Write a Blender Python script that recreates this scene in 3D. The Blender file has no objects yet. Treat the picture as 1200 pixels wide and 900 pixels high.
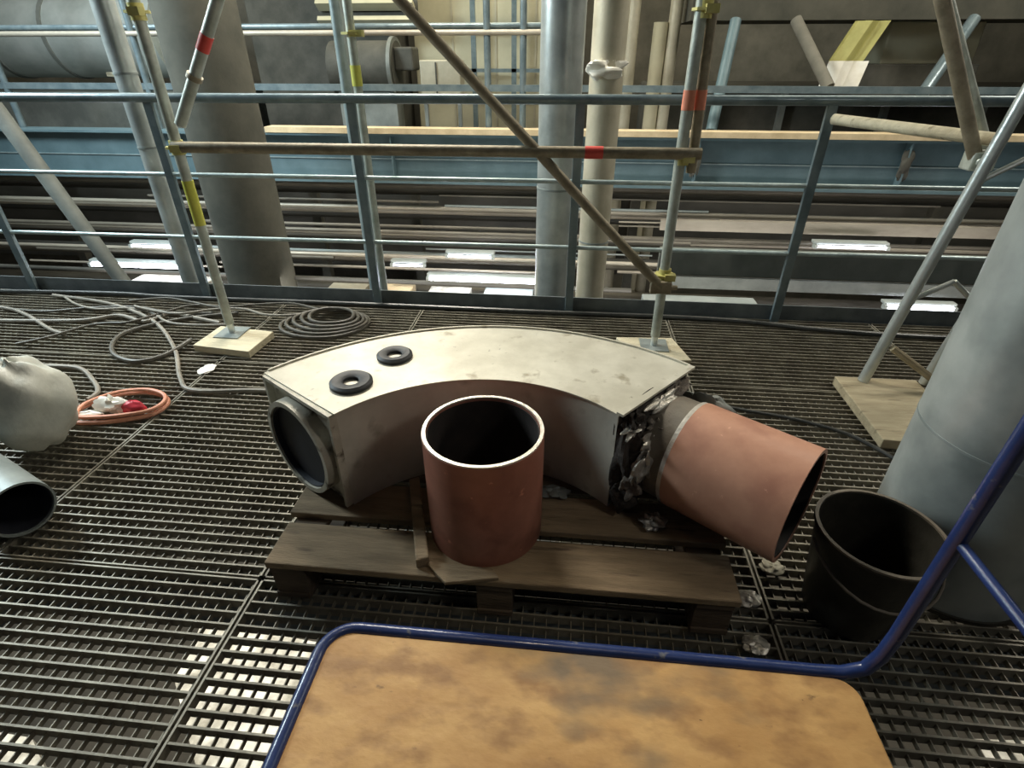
import bpy, math, random
from mathutils import Vector, Matrix
random.seed(7)
R = math.radians
scene = bpy.context.scene
col = scene.collection

# ------------------------------------------------------------------ camera, world, lights, exposure
cam_d = bpy.data.cameras.new('camera'); cam = bpy.data.objects.new('camera', cam_d); col.objects.link(cam)
cam_d.sensor_width = 36.0; cam_d.lens = 36.0 * 635.0 / 1200.0; cam_d.clip_start = 0.02; cam_d.clip_end = 100
cam.location = (0, 0, 1.35); cam.rotation_euler = (R(90 - 31.3), 0, R(5.7))
scene.camera = cam

w = bpy.data.worlds.new('hall_air'); scene.world = w; w.use_nodes = True
w.node_tree.nodes['Background'].inputs[0].default_value = (0.75, 0.85, 1.0, 1)
w.node_tree.nodes['Background'].inputs[1].default_value = 0.024

def area(name, loc, target, size, size_y, power, color):
    d = bpy.data.lights.new(name, 'AREA'); d.shape = 'RECTANGLE'; d.size = size; d.size_y = size_y
    d.energy = power; d.color = color
    o = bpy.data.objects.new(name, d); col.objects.link(o); o.location = loc
    o.rotation_euler = (Vector(target) - Vector(loc)).to_track_quat('-Z', 'Y').to_euler()
    return o
area('hall_lamp_or_fill', (-1.7, 4.3, 3.5), (-0.6, 1.9, 0), 1.3, 0.7, 165, (1.0, 0.94, 0.82))
area('hall_lamp_or_fill', (-5.0, 3.0, 2.9), (-1.8, 4.6, 1.0), 1.6, 0.8, 190, (0.80, 0.95, 1.0))
area('hall_lamp_or_fill', (4.6, 4.4, 3.8), (1.2, 3.0, 0.6), 1.4, 0.9, 60, (1.0, 0.95, 0.85))
area('hall_lamp_or_fill', (-1.0, 6.6, 4.8), (-1.0, 8.6, 1.0), 2.5, 0.8, 130, (1.0, 0.92, 0.70))
area('hall_lamp_or_fill', (3.0, 4.3, 4.0), (2.4, 6.2, 0.4), 3.5, 0.8, 62, (1.0, 0.94, 0.76))  # added fill to brighten the girder front and right background
area('hall_lamp_or_fill', (-4.6, 4.4, 4.0), (-4.2, 6.4, 0.4), 3.5, 0.8, 75, (0.92, 0.97, 0.95))  # added fill to brighten the girder front and left background
area('lower_lamp', (0.0, 4.4, -0.5), (0.0, 6.4, -0.6), 9.0, 0.3, 24, (1.0, 0.95, 0.90))
area('lower_lamp', (0.0, 2.4, -0.35), (0.0, 2.6, -3.2), 5.0, 0.8, 14, (1.0, 0.93, 0.80))
area('hall_lamp_or_fill', (2.3, 0.0, 2.65), (-0.5, 1.2, 0.3), 0.35, 0.35, 8, (1.0, 0.96, 0.88))
sd = bpy.data.lights.new('trolley_fill_spot', 'SPOT'); sd.energy = 58; sd.spot_size = R(24); sd.spot_blend = 0.7; sd.shadow_soft_size = 0.15; sd.color = (1.0, 0.86, 0.64)  # added spot without a known source, brightens only the trolley deck
so = bpy.data.objects.new('trolley_fill_spot', sd); col.objects.link(so); so.location = (-0.1, -0.1, 4.2)
so.rotation_euler = (Vector((0.0, 0.36, 0.2)) - so.location).to_track_quat('-Z', 'Y').to_euler()
vs = scene.view_settings
vs.view_transform = 'Standard'; vs.look = 'None'; vs.gamma = 1.0; vs.exposure = 0.35; vs.use_curve_mapping = False

# ------------------------------------------------------------------ materials
def lin(c):
    return tuple(((x / 255) / 12.92 if x / 255 <= 0.04045 else ((x / 255 + 0.055) / 1.055) ** 2.4) for x in c) + (1,)
MATS = {}
def mat(name, a, b=None, rough=0.6, metal=0.0, scale=6.0, bump=0.15, bscale=60.0, stretch=(1, 1, 1), contrast=(0.35, 0.65), spots=None, emit=None, coat=0.0):
    m = bpy.data.materials.new(name); m.use_nodes = True; MATS[name] = m
    nt = m.node_tree; N = nt.nodes; L = nt.links; p = N['Principled BSDF']
    p.inputs['Roughness'].default_value = rough; p.inputs['Metallic'].default_value = metal
    if coat: p.inputs['Coat Weight'].default_value = coat
    tc = N.new('ShaderNodeTexCoord'); mp = N.new('ShaderNodeMapping'); mp.inputs['Scale'].default_value = stretch
    L.new(tc.outputs['Object'], mp.inputs['Vector'])
    nz = N.new('ShaderNodeTexNoise'); nz.inputs['Scale'].default_value = scale; nz.inputs['Detail'].default_value = 6; nz.inputs['Roughness'].default_value = 0.62
    L.new(mp.outputs[0], nz.inputs['Vector'])
    rp = N.new('ShaderNodeValToRGB'); L.new(nz.outputs[0], rp.inputs[0])
    rp.color_ramp.elements[0].position = contrast[0]; rp.color_ramp.elements[1].position = contrast[1]
    rp.color_ramp.elements[0].color = lin(a); rp.color_ramp.elements[1].color = lin(b or tuple(min(255, int(x * 1.18)) for x in a))
    out = rp.outputs[0]
    for (sc, colr, lo, hi) in (spots or []):
        n2 = N.new('ShaderNodeTexNoise'); n2.inputs['Scale'].default_value = sc; n2.inputs['Detail'].default_value = 4
        L.new(mp.outputs[0], n2.inputs['Vector'])
        r2 = N.new('ShaderNodeValToRGB'); L.new(n2.outputs[0], r2.inputs[0])
        r2.color_ramp.elements[0].position = lo; r2.color_ramp.elements[1].position = hi
        r2.color_ramp.elements[0].color = (0, 0, 0, 1); r2.color_ramp.elements[1].color = (1, 1, 1, 1)
        mx = N.new('ShaderNodeMix'); mx.data_type = 'RGBA'
        L.new(r2.outputs[0], mx.inputs[0]); L.new(out, mx.inputs[6]); mx.inputs[7].default_value = lin(colr)
        out = mx.outputs[2]
    L.new(out, p.inputs['Base Color'])
    if bump:
        n3 = N.new('ShaderNodeTexNoise'); n3.inputs['Scale'].default_value = bscale; n3.inputs['Detail'].default_value = 5
        L.new(mp.outputs[0], n3.inputs['Vector'])
        bp = N.new('ShaderNodeBump'); bp.inputs['Strength'].default_value = bump; bp.inputs['Distance'].default_value = 0.01
        L.new(n3.outputs[0], bp.inputs['Height']); L.new(bp.outputs[0], p.inputs['Normal'])
    if emit:
        p.inputs['Emission Color'].default_value = lin(emit[0]); p.inputs['Emission Strength'].default_value = emit[1]
    return m
mat('grating_steel', (112, 106, 94), (150, 145, 130), 0.5, 0.35, 9, 0.1, 90)
mat('galv', (186, 194, 192), (214, 220, 217), 0.33, 0.6, 8, 0.08, 60)
mat('galv_dull', (128, 136, 134), (158, 165, 162), 0.5, 0.3, 5, 0.1, 50)
mat('scaf_tube', (162, 168, 158), (196, 202, 192), 0.45, 0.35, 14, 0.12, 80)
mat('scaf_rusty', (122, 112, 92), (158, 148, 126), 0.55, 0.25, 14, 0.15, 80)
mat('rail_blue', (102, 118, 124), (128, 142, 146), 0.28, 0.3, 10, 0.05, 80)
mat('rail_light', (150, 166, 168), (182, 196, 196), 0.35, 0.35, 10, 0.05, 80)
mat('toe_steel', (94, 102, 106), (120, 128, 130), 0.45, 0.3, 8, 0.1, 60)
mat('casing', (190, 184, 166), (214, 209, 192), 0.42, 0.15, 7, 0.06, 50, spots=[(16, (158, 148, 126), 0.62, 0.74), (42, (128, 120, 104), 0.70, 0.78)])
mat('casing_wall', (182, 178, 164), (206, 202, 188), 0.36, 0.15, 5, 0.05, 40, spots=[(11, (158, 152, 136), 0.6, 0.75)])
mat('casing_end', (172, 166, 150), (200, 194, 178), 0.5, 0.15, 12, 0.2, 60, spots=[(20, (96, 88, 76), 0.58, 0.7)])
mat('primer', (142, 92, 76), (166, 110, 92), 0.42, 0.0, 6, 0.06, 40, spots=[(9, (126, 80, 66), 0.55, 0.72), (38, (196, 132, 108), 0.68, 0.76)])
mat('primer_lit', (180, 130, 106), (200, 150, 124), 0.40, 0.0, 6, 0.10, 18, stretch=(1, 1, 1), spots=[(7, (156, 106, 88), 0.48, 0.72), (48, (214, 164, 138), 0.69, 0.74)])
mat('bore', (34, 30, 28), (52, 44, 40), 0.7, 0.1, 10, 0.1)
mat('bare_edge', (198, 192, 180), (228, 222, 210), 0.35, 0.4, 40, 0.2, 120)
mat('dark_bore', (26, 28, 36), (40, 42, 50), 0.6, 0.0, 6, 0.05)
mat('wool', (92, 84, 76), (136, 126, 114), 0.9, 0.0, 30, 0.8, 60)
mat('foil', (150, 146, 138), (210, 204, 192), 0.35, 0.55, 25, 0.6, 40)
mat('wool_dark', (38, 34, 30), (66, 58, 52), 0.95, 0.0, 30, 0.8, 60)
mat('stub', (108, 100, 88), (132, 122, 108), 0.55, 0.1, 9, 0.15, 60)
mat('rubber', (36, 38, 40), (58, 60, 62), 0.55, 0.0, 20, 0.1)
mat('wood', (120, 102, 78), (150, 130, 102), 0.8, 0.0, 5, 0.35, 40, stretch=(1, 7, 4), spots=[(6, (86, 70, 54), 0.60, 0.74)])  # browns darkened to stand for the weak light on the pallet
mat('wood_shaded', (76, 64, 52), (100, 86, 70), 0.85, 0.0, 5, 0.35, 40, stretch=(1, 7, 4), spots=[(6, (64, 52, 42), 0.58, 0.72)])  # deeper copy for pallet boards in shade, shade put into the colour
mat('board', (186, 176, 148), (208, 198, 170), 0.8, 0.0, 5, 0.25, 40, stretch=(1, 6, 4), spots=[(8, (150, 136, 110), 0.6, 0.75)])
mat('board_dull', (150, 138, 112), (174, 162, 134), 0.8, 0.0, 5, 0.25, 40, stretch=(1, 6, 4), spots=[(8, (122, 110, 88), 0.6, 0.75)])
mat('ply', (176, 132, 78), (200, 158, 100), 0.58, 0.0, 5, 0.2, 22, stretch=(1, 1.6, 1), spots=[(9, (152, 112, 68), 0.48, 0.66), (3.1, (122, 102, 78), 0.58, 0.70), (17, (96, 70, 44), 0.70, 0.78), (60, (84, 60, 38), 0.76, 0.80)])
mat('ply_edge', (110, 82, 50), (140, 104, 66), 0.7, 0.0, 30, 0.2)
mat('blue_paint', (28, 44, 88), (38, 56, 104), 0.32, 0.0, 12, 0.08, 60, spots=[(28, (112, 112, 114), 0.64, 0.72)], coat=0.3)
mat('black_plastic', (26, 26, 24), (42, 40, 36), 0.5, 0.0, 10, 0.05)
mat('red_tape', (206, 66, 58), (224, 84, 74), 0.5, 0.0, 10, 0.05)
mat('salmon_tape', (214, 132, 104), (230, 150, 122), 0.55, 0.0, 10, 0.05)
mat('yellow_tape', (190, 190, 74), (210, 208, 96), 0.5, 0.0, 12, 0.05)
mat('yellow_zinc', (190, 184, 112), (214, 206, 140), 0.4, 0.3, 12, 0.1)
mat('orange_cord', (212, 142, 112), (228, 160, 130), 0.5, 0.0, 20, 0.03)
mat('white_plastic', (226, 222, 210), (240, 238, 230), 0.45, 0.0, 10, 0.05)
mat('red_plastic', (186, 44, 60), (206, 60, 74), 0.4, 0.0, 10, 0.03)
mat('grey_hose', (122, 116, 106), (146, 140, 128), 0.55, 0.0, 20, 0.05)
mat('dark_hose', (74, 70, 62), (96, 92, 82), 0.5, 0.0, 20, 0.05)
mat('black_cable', (44, 45, 44), (64, 65, 62), 0.36, 0.0, 20, 0.05)
mat('column_steel', (146, 152, 150), (174, 180, 176), 0.42, 0.3, 3, 0.10, 14, spots=[(4, (124, 132, 130), 0.5, 0.7)])
mat('black_steel', (48, 46, 40), (68, 66, 58), 0.45, 0.3, 10, 0.1)
mat('sack', (178, 180, 170), (208, 208, 198), 0.5, 0.0, 8, 0.35, 22)
mat('girder_blue', (88, 110, 116), (104, 126, 132), 0.5, 0.1, 4, 0.08, 40)
mat('ledge', (196, 176, 140), (220, 200, 164), 0.8, 0.0, 7, 0.2)
mat('concrete', (104, 102, 92), (132, 128, 116), 0.85, 0.0, 2.5, 0.2, 20)
mat('concrete_dark', (62, 62, 54), (84, 82, 72), 0.9, 0.0, 2.5, 0.2, 20)
mat('cream', (176, 170, 144), (194, 188, 162), 0.7, 0.0, 2, 0.06)
mat('beige_clad', (168, 162, 142), (192, 186, 166), 0.5, 0.2, 4, 0.1)
mat('bg_dark', (62, 62, 55), (88, 86, 78), 0.8, 0.0, 3, 0.15)  # dark tone lightened to put background haze into the colour
mat('bg_grey', (104, 108, 104), (134, 138, 132), 0.6, 0.15, 3, 0.1)
mat('bg_pale', (160, 168, 164), (188, 194, 190), 0.5, 0.2, 2.5, 0.1)
mat('pipe_brown', (96, 92, 82), (124, 118, 106), 0.5, 0.2, 4, 0.1, stretch=(0.4, 1, 1))
mat('pipe_light', (156, 148, 134), (184, 176, 160), 0.45, 0.25, 4, 0.1, stretch=(0.4, 1, 1))
mat('pipe_dark', (60, 60, 55), (82, 80, 74), 0.5, 0.2, 4, 0.1, stretch=(0.4, 1, 1))  # raised from near black, the lift stands in for haze
mat('lower_floor', (62, 58, 50), (88, 82, 72), 0.9, 0.0, 1.2, 0.1)
mat('pale_slab', (150, 144, 128), (232, 228, 214), 0.8, 0.0, 6, 0.1)
mat('lamp_or_glint_tube', (255, 255, 255), (255, 255, 255), 0.5, 0, 5, 0, emit=((236, 240, 255), 14.0))
mat('olive_sheet', (150, 146, 84), (172, 168, 104), 0.6, 0.0, 5, 0.2)

# ------------------------------------------------------------------ mesh helpers
class MB:
    def __init__(s): s.v = []; s.f = []
    def add(s, vs, fs):
        o = len(s.v); s.v += [Vector(q) for q in vs]; s.f += [tuple(i + o for i in f) for f in fs]; return s
    def box(s, c, d, rot=None):
        c = Vector(c); h = Vector(d) / 2; vs = []
        for z in (-1, 1):
            for y in (-1, 1):
                for x in (-1, 1):
                    q = Vector((x * h.x, y * h.y, z * h.z)); vs.append(c + (rot @ q if rot else q))
        return s.add(vs, [(0, 2, 3, 1), (4, 5, 7, 6), (0, 1, 5, 4), (2, 6, 7, 3), (0, 4, 6, 2), (1, 3, 7, 5)])
    def b6(s, x0, x1, y0, y1, z0, z1):
        return s.box(((x0 + x1) / 2, (y0 + y1) / 2, (z0 + z1) / 2), (x1 - x0, y1 - y0, z1 - z0))
    @staticmethod
    def frame(d):
        d = d.normalized(); a = Vector((0, 0, 1)) if abs(d.z) < 0.9 else Vector((1, 0, 0))
        u = d.cross(a).normalized(); return u, d.cross(u).normalized()
    def cyl(s, p0, p1, r0, r1=None, n=16, caps=True):
        p0 = Vector(p0); p1 = Vector(p1); r1 = r0 if r1 is None else r1
        u, v = s.frame(p1 - p0); vs = []
        for p, r in ((p0, r0), (p1, r1)):
            for i in range(n):
                a = 2 * math.pi * i / n; vs.append(p + u * (r * math.cos(a)) + v * (r * math.sin(a)))
        fs = [(i, (i + 1) % n, n + (i + 1) % n, n + i) for i in range(n)]
        if caps: fs += [tuple(range(n - 1, -1, -1)), tuple(range(n, 2 * n))]
        return s.add(vs, fs)
    def pipe(s, p0, p1, ro, ri, n=48, inner=True):
        p0 = Vector(p0); p1 = Vector(p1); u, v = s.frame(p1 - p0); vs = []
        for p, r in ((p0, ro), (p1, ro), (p1, ri), (p0, ri)):
            for i in range(n):
                a = 2 * math.pi * i / n; vs.append(p + u * (r * math.cos(a)) + v * (r * math.sin(a)))
        fs = []
        for k in range(4):
            k2 = (k + 1) % 4
            fs += [(k * n + i, k * n + (i + 1) % n, k2 * n + (i + 1) % n, k2 * n + i) for i in range(n)]
        return s.add(vs, fs)
    def tube(s, pts, r, n=10, smooth=0, closed=False):
        P = [Vector(p) for p in pts]
        if smooth:
            Q = []; m = len(P)
            for i in range(m if closed else m - 1):
                a = P[(i - 1) % m] if (closed or i > 0) else P[0]; b = P[i]; c = P[(i + 1) % m]
                d = P[(i + 2) % m] if (closed or i + 2 < m) else P[-1]
                for k in range(smooth):
                    t = k / smooth
                    Q.append(0.5 * ((2 * b) + (c - a) * t + (2 * a - 5 * b + 4 * c - d) * t * t + (3 * b - a - 3 * c + d) * t ** 3))
            if not closed: Q.append(P[-1])
            P = Q
        m = len(P); u = None; vs = []
        for i in range(m):
            t = (P[(i + 1) % m] if (closed or i < m - 1) else P[i]) - (P[i - 1] if (closed or i > 0) else P[i]); t.normalize()
            if u is None: u, _ = s.frame(t)
            u = (u - t * u.dot(t)).normalized(); v = t.cross(u)
            for k in range(n):
                a = 2 * math.pi * k / n; vs.append(P[i] + u * (r * math.cos(a)) + v * (r * math.sin(a)))
        fs = []
        for i in range(m if closed else m - 1):
            j = (i + 1) % m
            fs += [(i * n + k, i * n + (k + 1) % n, j * n + (k + 1) % n, j * n + k) for k in range(n)]
        if not closed: fs += [tuple(range(n - 1, -1, -1)), tuple(range((m - 1) * n, m * n))]
        return s.add(vs, fs)
    def prism(s, poly, z0, z1):
        n = len(poly)
        vs = [(x, y, z0) for x, y in poly] + [(x, y, z1) for x, y in poly]
        return s.add(vs, [tuple(range(n - 1, -1, -1)), tuple(range(n, 2 * n))] + [(i, (i + 1) % n, n + (i + 1) % n, n + i) for i in range(n)])
    def lump(s, c, d, seed, amp=0.3, nu=28, nv=18, rot=None):
        rnd = random.Random(seed); ph = [(rnd.uniform(2, 6), rnd.uniform(0, 6.3), rnd.uniform(2, 6), rnd.uniform(0, 6.3)) for _ in range(5)]
        vs = []; c = Vector(c); d = Vector(d)
        for j in range(nv + 1):
            th = math.pi * j / nv
            for i in range(nu):
                f = 2 * math.pi * i / nu
                k = 1 + amp * sum(math.sin(round(a) * f + b) * math.sin(e * th + g) for a, b, e, g in ph) / 2.2 + rnd.uniform(-amp, amp) * 0.05
                if j in (0, nv): k = 1
                q = Vector((math.sin(th) * math.cos(f) * d.x, math.sin(th) * math.sin(f) * d.y, math.cos(th) * d.z)) * k
                vs.append(c + (rot @ q if rot else q))
        fs = [(j * nu + i, j * nu + (i + 1) % nu, (j + 1) * nu + (i + 1) % nu, (j + 1) * nu + i) for j in range(nv) for i in range(nu)]
        return s.add(vs, [f[::-1] for f in fs])

def mesh_of(name, mb, m, smooth=True, off=Vector((0, 0, 0))):
    me = bpy.data.meshes.new(name)
    me.from_pydata([v - off for v in mb.v], [], mb.f); me.update()
    if smooth:
        me.shade_smooth(); me.set_sharp_from_angle(angle=R(32))
    me.materials.append(MATS[m] if isinstance(m, str) else m)
    return me
def wloc(o):
    p = Vector((0, 0, 0))
    while o: p = p + o.location; o = o.parent
    return p
def obj(name, mb, m, parent=None, at=None, bevel=0, smooth=True, label=None, kind=None):
    """mesh given in world coordinates; origin at `at` (or the parent's origin)"""
    off = Vector(at) if at is not None else (wloc(parent) if parent else Vector((0, 0, 0)))
    o = bpy.data.objects.new(name, mesh_of(name, mb, m, smooth, off)); col.objects.link(o)
    if parent: o.parent = parent; o.location = off - wloc(parent)
    else: o.location = off
    if bevel:
        b = o.modifiers.new('bevel', 'BEVEL'); b.width = bevel; b.segments = 2; b.limit_method = 'ANGLE'; b.angle_limit = R(40)
    if label: o['label'] = label
    if kind: o['kind'] = kind
    return o
def thing(name, label, cat, loc, group=None):
    o = bpy.data.objects.new(name, None); col.objects.link(o); o.location = loc; o.empty_display_size = 0.1
    o['label'] = label; o['category'] = cat
    if group: o['group'] = group
    return o
def tag(o, label, cat, group=None):
    o['label'] = label; o['category'] = cat
    if group: o['group'] = group
    return o
def struct(name, mb, m, parent=None, **k):
    o = obj(name, mb, m, parent, **k)
    if not parent: o['kind'] = 'structure'
    return o

# ------------------------------------------------------------------ setting: grating floor, hall
XS = [-4.2, -1.742, -0.86, 0.625, 1.8, 3.3]
YS = [-0.55, 1.012, 2.29, 3.10]
PX, PY = 0.0343, 0.0381
mb = MB()
for x in (-4.2, -1.742, 0.625, 1.8, 3.25): mb.b6(x - 0.04, x + 0.04, YS[0], 3.14, -0.19, -0.032)
for y in (-0.5, 1.012, 2.29, 3.06): mb.b6(-4.2, 3.3, y - 0.04, y + 0.04, -0.185, -0.033)
floor = struct('floor', mb, 'toe_steel', smooth=False)
floor['label'] = 'open steel bar grating floor of the platform'
bars_total = 0
for j in range(3):
    for i in range(5):
        x0, x1, y0, y1 = XS[i] + 0.004, XS[i + 1] - 0.004, YS[j] + 0.004, YS[j + 1] - 0.004
        f = MB()
        f.b6(x0, x1, y0, y0 + 0.005, -0.03, 0.001); f.b6(x0, x1, y1 - 0.005, y1, -0.03, 0.001)
        f.b6(x0, x0 + 0.006, y0, y1, -0.03, 0.001); f.b6(x1 - 0.006, x1, y0, y1, -0.03, 0.001)
        panel = obj('grating_panel', f, 'grating_steel', floor, at=((x0 + x1) / 2, (y0 + y1) / 2, 0), smooth=False)
        c = MB(); x = x0 + PX
        while x < x1 - 0.01:
            c.b6(x - 0.0013, x + 0.0013, y0, y1, -0.027, -0.011); x += PX
        obj('cross_bars', c, 'grating_steel', panel, smooth=False, kind='stuff')
        nb = int((y1 - y0) / PY)
        ys = [y0 + (k + 1) * (y1 - y0) / (nb + 1) for k in range(nb)]
        if i in (1, 2, 3) and j < 2 or (i == 0 and j < 2):
            one = None
            for y in ys:
                if one is None:
                    b = MB(); b.b6(x0, x1, y - 0.0028, y + 0.0028, -0.03, 0)
                    one = obj('bearing_bar', b, 'grating_steel', panel, at=((x0 + x1) / 2, y, 0), smooth=False); o = one
                else:
                    o = one.copy(); col.objects.link(o); o.parent = panel
                o.location = Vector(((x0 + x1) / 2, y, 0)) - wloc(panel); bars_total += 1
        else:
            b = MB()
            for y in ys: b.b6(x0, x1, y - 0.0028, y + 0.0028, -0.03, 0)
            obj('bearing_bars', b, 'grating_steel', panel, smooth=False, kind='stuff')

struct('floor_lower', MB().b6(-9, 9, -3, 11, -3.4, -3.2), 'lower_floor', smooth=False)
struct('wall_far', MB().b6(-9, 9, 10.5, 10.7, -3.2, 6), 'concrete', smooth=False)
struct('wall_left', MB().b6(-9.2, -9, -3, 10.6, -3.2, 6), 'concrete', smooth=False)
struct('wall_right', MB().b6(9, 9.2, -3, 10.6, -3.2, 6), 'concrete_dark', smooth=False)
struct('ceiling', MB().b6(-9.2, 9.2, -3, 10.7, 6, 6.2), 'concrete_dark', smooth=False)

# pale slabs on the level below, lit by lamps under the platform
for (poly, lab) in (([(-2.36, 2.12), (-1.45, 2.05), (-0.9, 1.0), (-1.7, 1.1), (-1.95, 1.35), (-2.3, 1.72)], 'bright pale slab seen through the grating left of the trolley'),
                    ([(-3.6, 1.35), (-2.9, 1.32), (-2.6, 1.12), (-2.95, 0.9), (-3.6, 0.95)], 'bright pale slab seen through the grating at the lower left corner'),
                    ([(2.45, 1.85), (3.2, 1.9), (3.2, 1.3), (2.5, 1.35)], 'bright pale slab seen through the grating at the lower right corner')):
    px = sum(p[0] for p in poly) / len(poly); py = sum(p[1] for p in poly) / len(poly); wx = max(p[0] for p in poly) - min(p[0] for p in poly)
    s = obj('pale_slab', MB().prism(poly[::-1], -2.06, -2.0), 'pale_slab', at=(px, py, -2.06), smooth=False)
    obj('support', MB().b6(px - .2, px + .2, py - .15, py + .15, -3.2, -2.06), 'concrete_dark', s, smooth=False)
    tag(s, lab, 'slab', 'slabs below the grating')
    area('lower_lamp', (px, py, -0.45), (px, py, -2), 0.5, 0.5, 17 * wx / 1.5 + 4, (1.0, 0.97, 0.88))

# ------------------------------------------------------------------ guard railing
YR = 3.10
rail = thing('guard_railing', 'blue grey tubular guard railing along the far edge of the grating', 'railing', (0, YR, 0))
obj('top_rail', MB().cyl((-4.2, YR, 1.145), (3.3, YR, 1.165), 0.024, n=18), 'rail_blue', rail)
obj('mid_rail', MB().cyl((-4.2, YR, 0.755), (3.3, YR, 0.765), 0.0125, n=12), 'rail_light', rail)
obj('mid_rail', MB().cyl((-4.2, YR, 0.39), (3.3, YR, 0.405), 0.0125, n=12), 'rail_light', rail)
for x in (-3.52, -2.30, -1.16, 0.04, 1.26, 2.46):
    obj('post', MB().b6(x - 0.024, x + 0.024, YR - 0.013, YR + 0.013, -0.05, 1.15), 'rail_blue', rail, smooth=False, bevel=0.003)
obj('toe_board', MB().b6(-4.2, 3.3, YR + 0.016, YR + 0.024, -0.02, 0.085), 'toe_steel', rail, smooth=False)

# ------------------------------------------------------------------ scaffold in front of the railing
def coupler(mb, c, r=0.038, h=0.012):
    c = Vector(c); mb.cyl(c - Vector((0, 0, h / 2)), c + Vector((0, 0, h / 2)), r, n=8)
sc = thing('scaffold', 'steel scaffold frame of two standards joined by ledger and diagonal brace', 'scaffold', (-0.65, 2.57, 0.04))
TL, TR = Vector((-1.80, 2.53, 0)), Vector((0.49, 2.605, 0))
s1 = obj('standard', MB().cyl(TL + Vector((0, 0, 0.10)), TL + Vector((0, 0, 3.2)), 0.0242, n=16), 'scaf_tube', sc)
obj('tape', MB().cyl(TL + Vector((0, 0, 0.63)), TL + Vector((0, 0, 0.84)), 0.0258, n=16), 'yellow_tape', s1, label='yellow tape')
s2 = obj('standard', MB().cyl(TR + Vector((0, 0, 0.10)), TR + Vector((-0.03, 0, 3.2)), 0.0242, n=16), 'scaf_tube', sc)
obj('tape', MB().cyl(TR + Vector((-0.01, 0, 1.15)), TR + Vector((-0.01, 0, 1.225)), 0.0262, n=16), 'salmon_tape', s2, label='salmon tape')
s3 = obj('standard', MB().cyl(TR + Vector((0.05, 0.02, 0.9)), TR + Vector((0.03, 0.02, 1.56)), 0.0225, n=16), 'scaf_rusty', sc)
obj('tape', MB().cyl(TR + Vector((0.042, 0.02, 1.15)), TR + Vector((0.04, 0.02, 1.225)), 0.0245, n=16), 'salmon_tape', s3, label='salmon tape')
for p in (TL, TR):
    b = obj('base_jack', MB().cyl(p + Vector((0, 0, 0.045)), p + Vector((0, 0, 0.22)), 0.018, n=12), 'galv', sc)
    obj('base_plate', MB().b6(p.x - 0.07, p.x + 0.07, p.y - 0.07, p.y + 0.07, 0.04, 0.046), 'galv_dull', b, smooth=False)
ld = obj('ledger', MB().cyl((-1.80, 2.50, 0.99), (0.56, 2.572, 0.985), 0.0242, n=16), 'scaf_rusty', sc)
obj('tape', MB().cyl((0.063, 2.557, 0.986), (0.141, 2.5593, 0.986), 0.0262, n=16), 'red_tape', ld, label='red tape')
obj('diagonal_brace', MB().cyl((-1.35, 2.56, 2.17), (0.47, 2.555, 0.385), 0.0225, n=16), 'scaf_rusty', sc)
for p, h in ((TL, 0.985), (TL, 1.50), (TR, 0.965), (TR, 0.43), (TR, 1.5)):
    m = MB(); q = p + Vector((0, 0, h)); coupler(m, q, 0.05, 0.01); m.cyl(q - Vector((0, 0, 0.03)), q + Vector((0, 0, 0.03)), 0.030, n=12)
    m.box(q + Vector((0.02, -0.035, 0)), (0.05, 0.04, 0.03))
    obj('coupler', m, 'yellow_zinc', sc)
m = MB(); m.box((0.47, 2.55, 0.385), (0.10, 0.03, 0.06)); m.cyl((0.42, 2.55, 0.385), (0.55, 2.55, 0.385), 0.012, n=8)
obj('brace_clamp', m, 'scaf_rusty', sc, bevel=0.004)
b = tag(obj('sole_board', MB().prism([(-1.93, 2.37), (-1.60, 2.33), (-1.585, 2.57), (-1.915, 2.61)], 0.001, 0.04), 'board', at=(-1.76, 2.47, 0), bevel=0.003, smooth=False),
        'short pale wooden board under the left scaffold standard', 'board', 'sole boards under the scaffold')
b = tag(obj('sole_board', MB().prism([(0.30, 2.69), (0.36, 2.45), (0.66, 2.46), (0.60, 2.71)], 0.001, 0.04), 'board', at=(0.47, 2.58, 0), bevel=0.003, smooth=False),
        'short wooden board under the right standard, behind the duct elbow', 'board', 'sole boards under the scaffold')
b = tag(obj('sole_board', MB().prism([(1.305, 2.36), (1.295, 1.86), (1.66, 1.84), (1.67, 2.36)], 0.001, 0.045), 'board_dull', at=(1.48, 2.1, 0), bevel=0.004, smooth=False),
        'brown wooden board under the lattice leg beside the round column', 'board', 'sole boards under the scaffold')

# loose tube hanging with red band
tg = thing('scaffold_tube', 'slanted grey scaffold tube with a red band, free end above the ledger', 'tube', (-1.705, 2.46, 1.087))
obj('tube_body', MB().pipe((-1.705, 2.46, 1.087), (-0.30, 2.46, 3.15), 0.0242, 0.019, n=16), 'scaf_tube', tg)
d = (Vector((-0.30, 2.46, 3.15)) - Vector((-1.705, 2.46, 1.087))).normalized(); a = Vector((-1.705, 2.46, 1.087))
obj('tape', MB().cyl(a + d * 0.335, a + d * 0.40, 0.026, n=16), 'red_tape', tg, label='faded red tape')
obj('coupler', MB().cyl(a + d * 0.21, a + d * 0.23, 0.032, n=12), 'scaf_rusty', tg)

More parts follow.
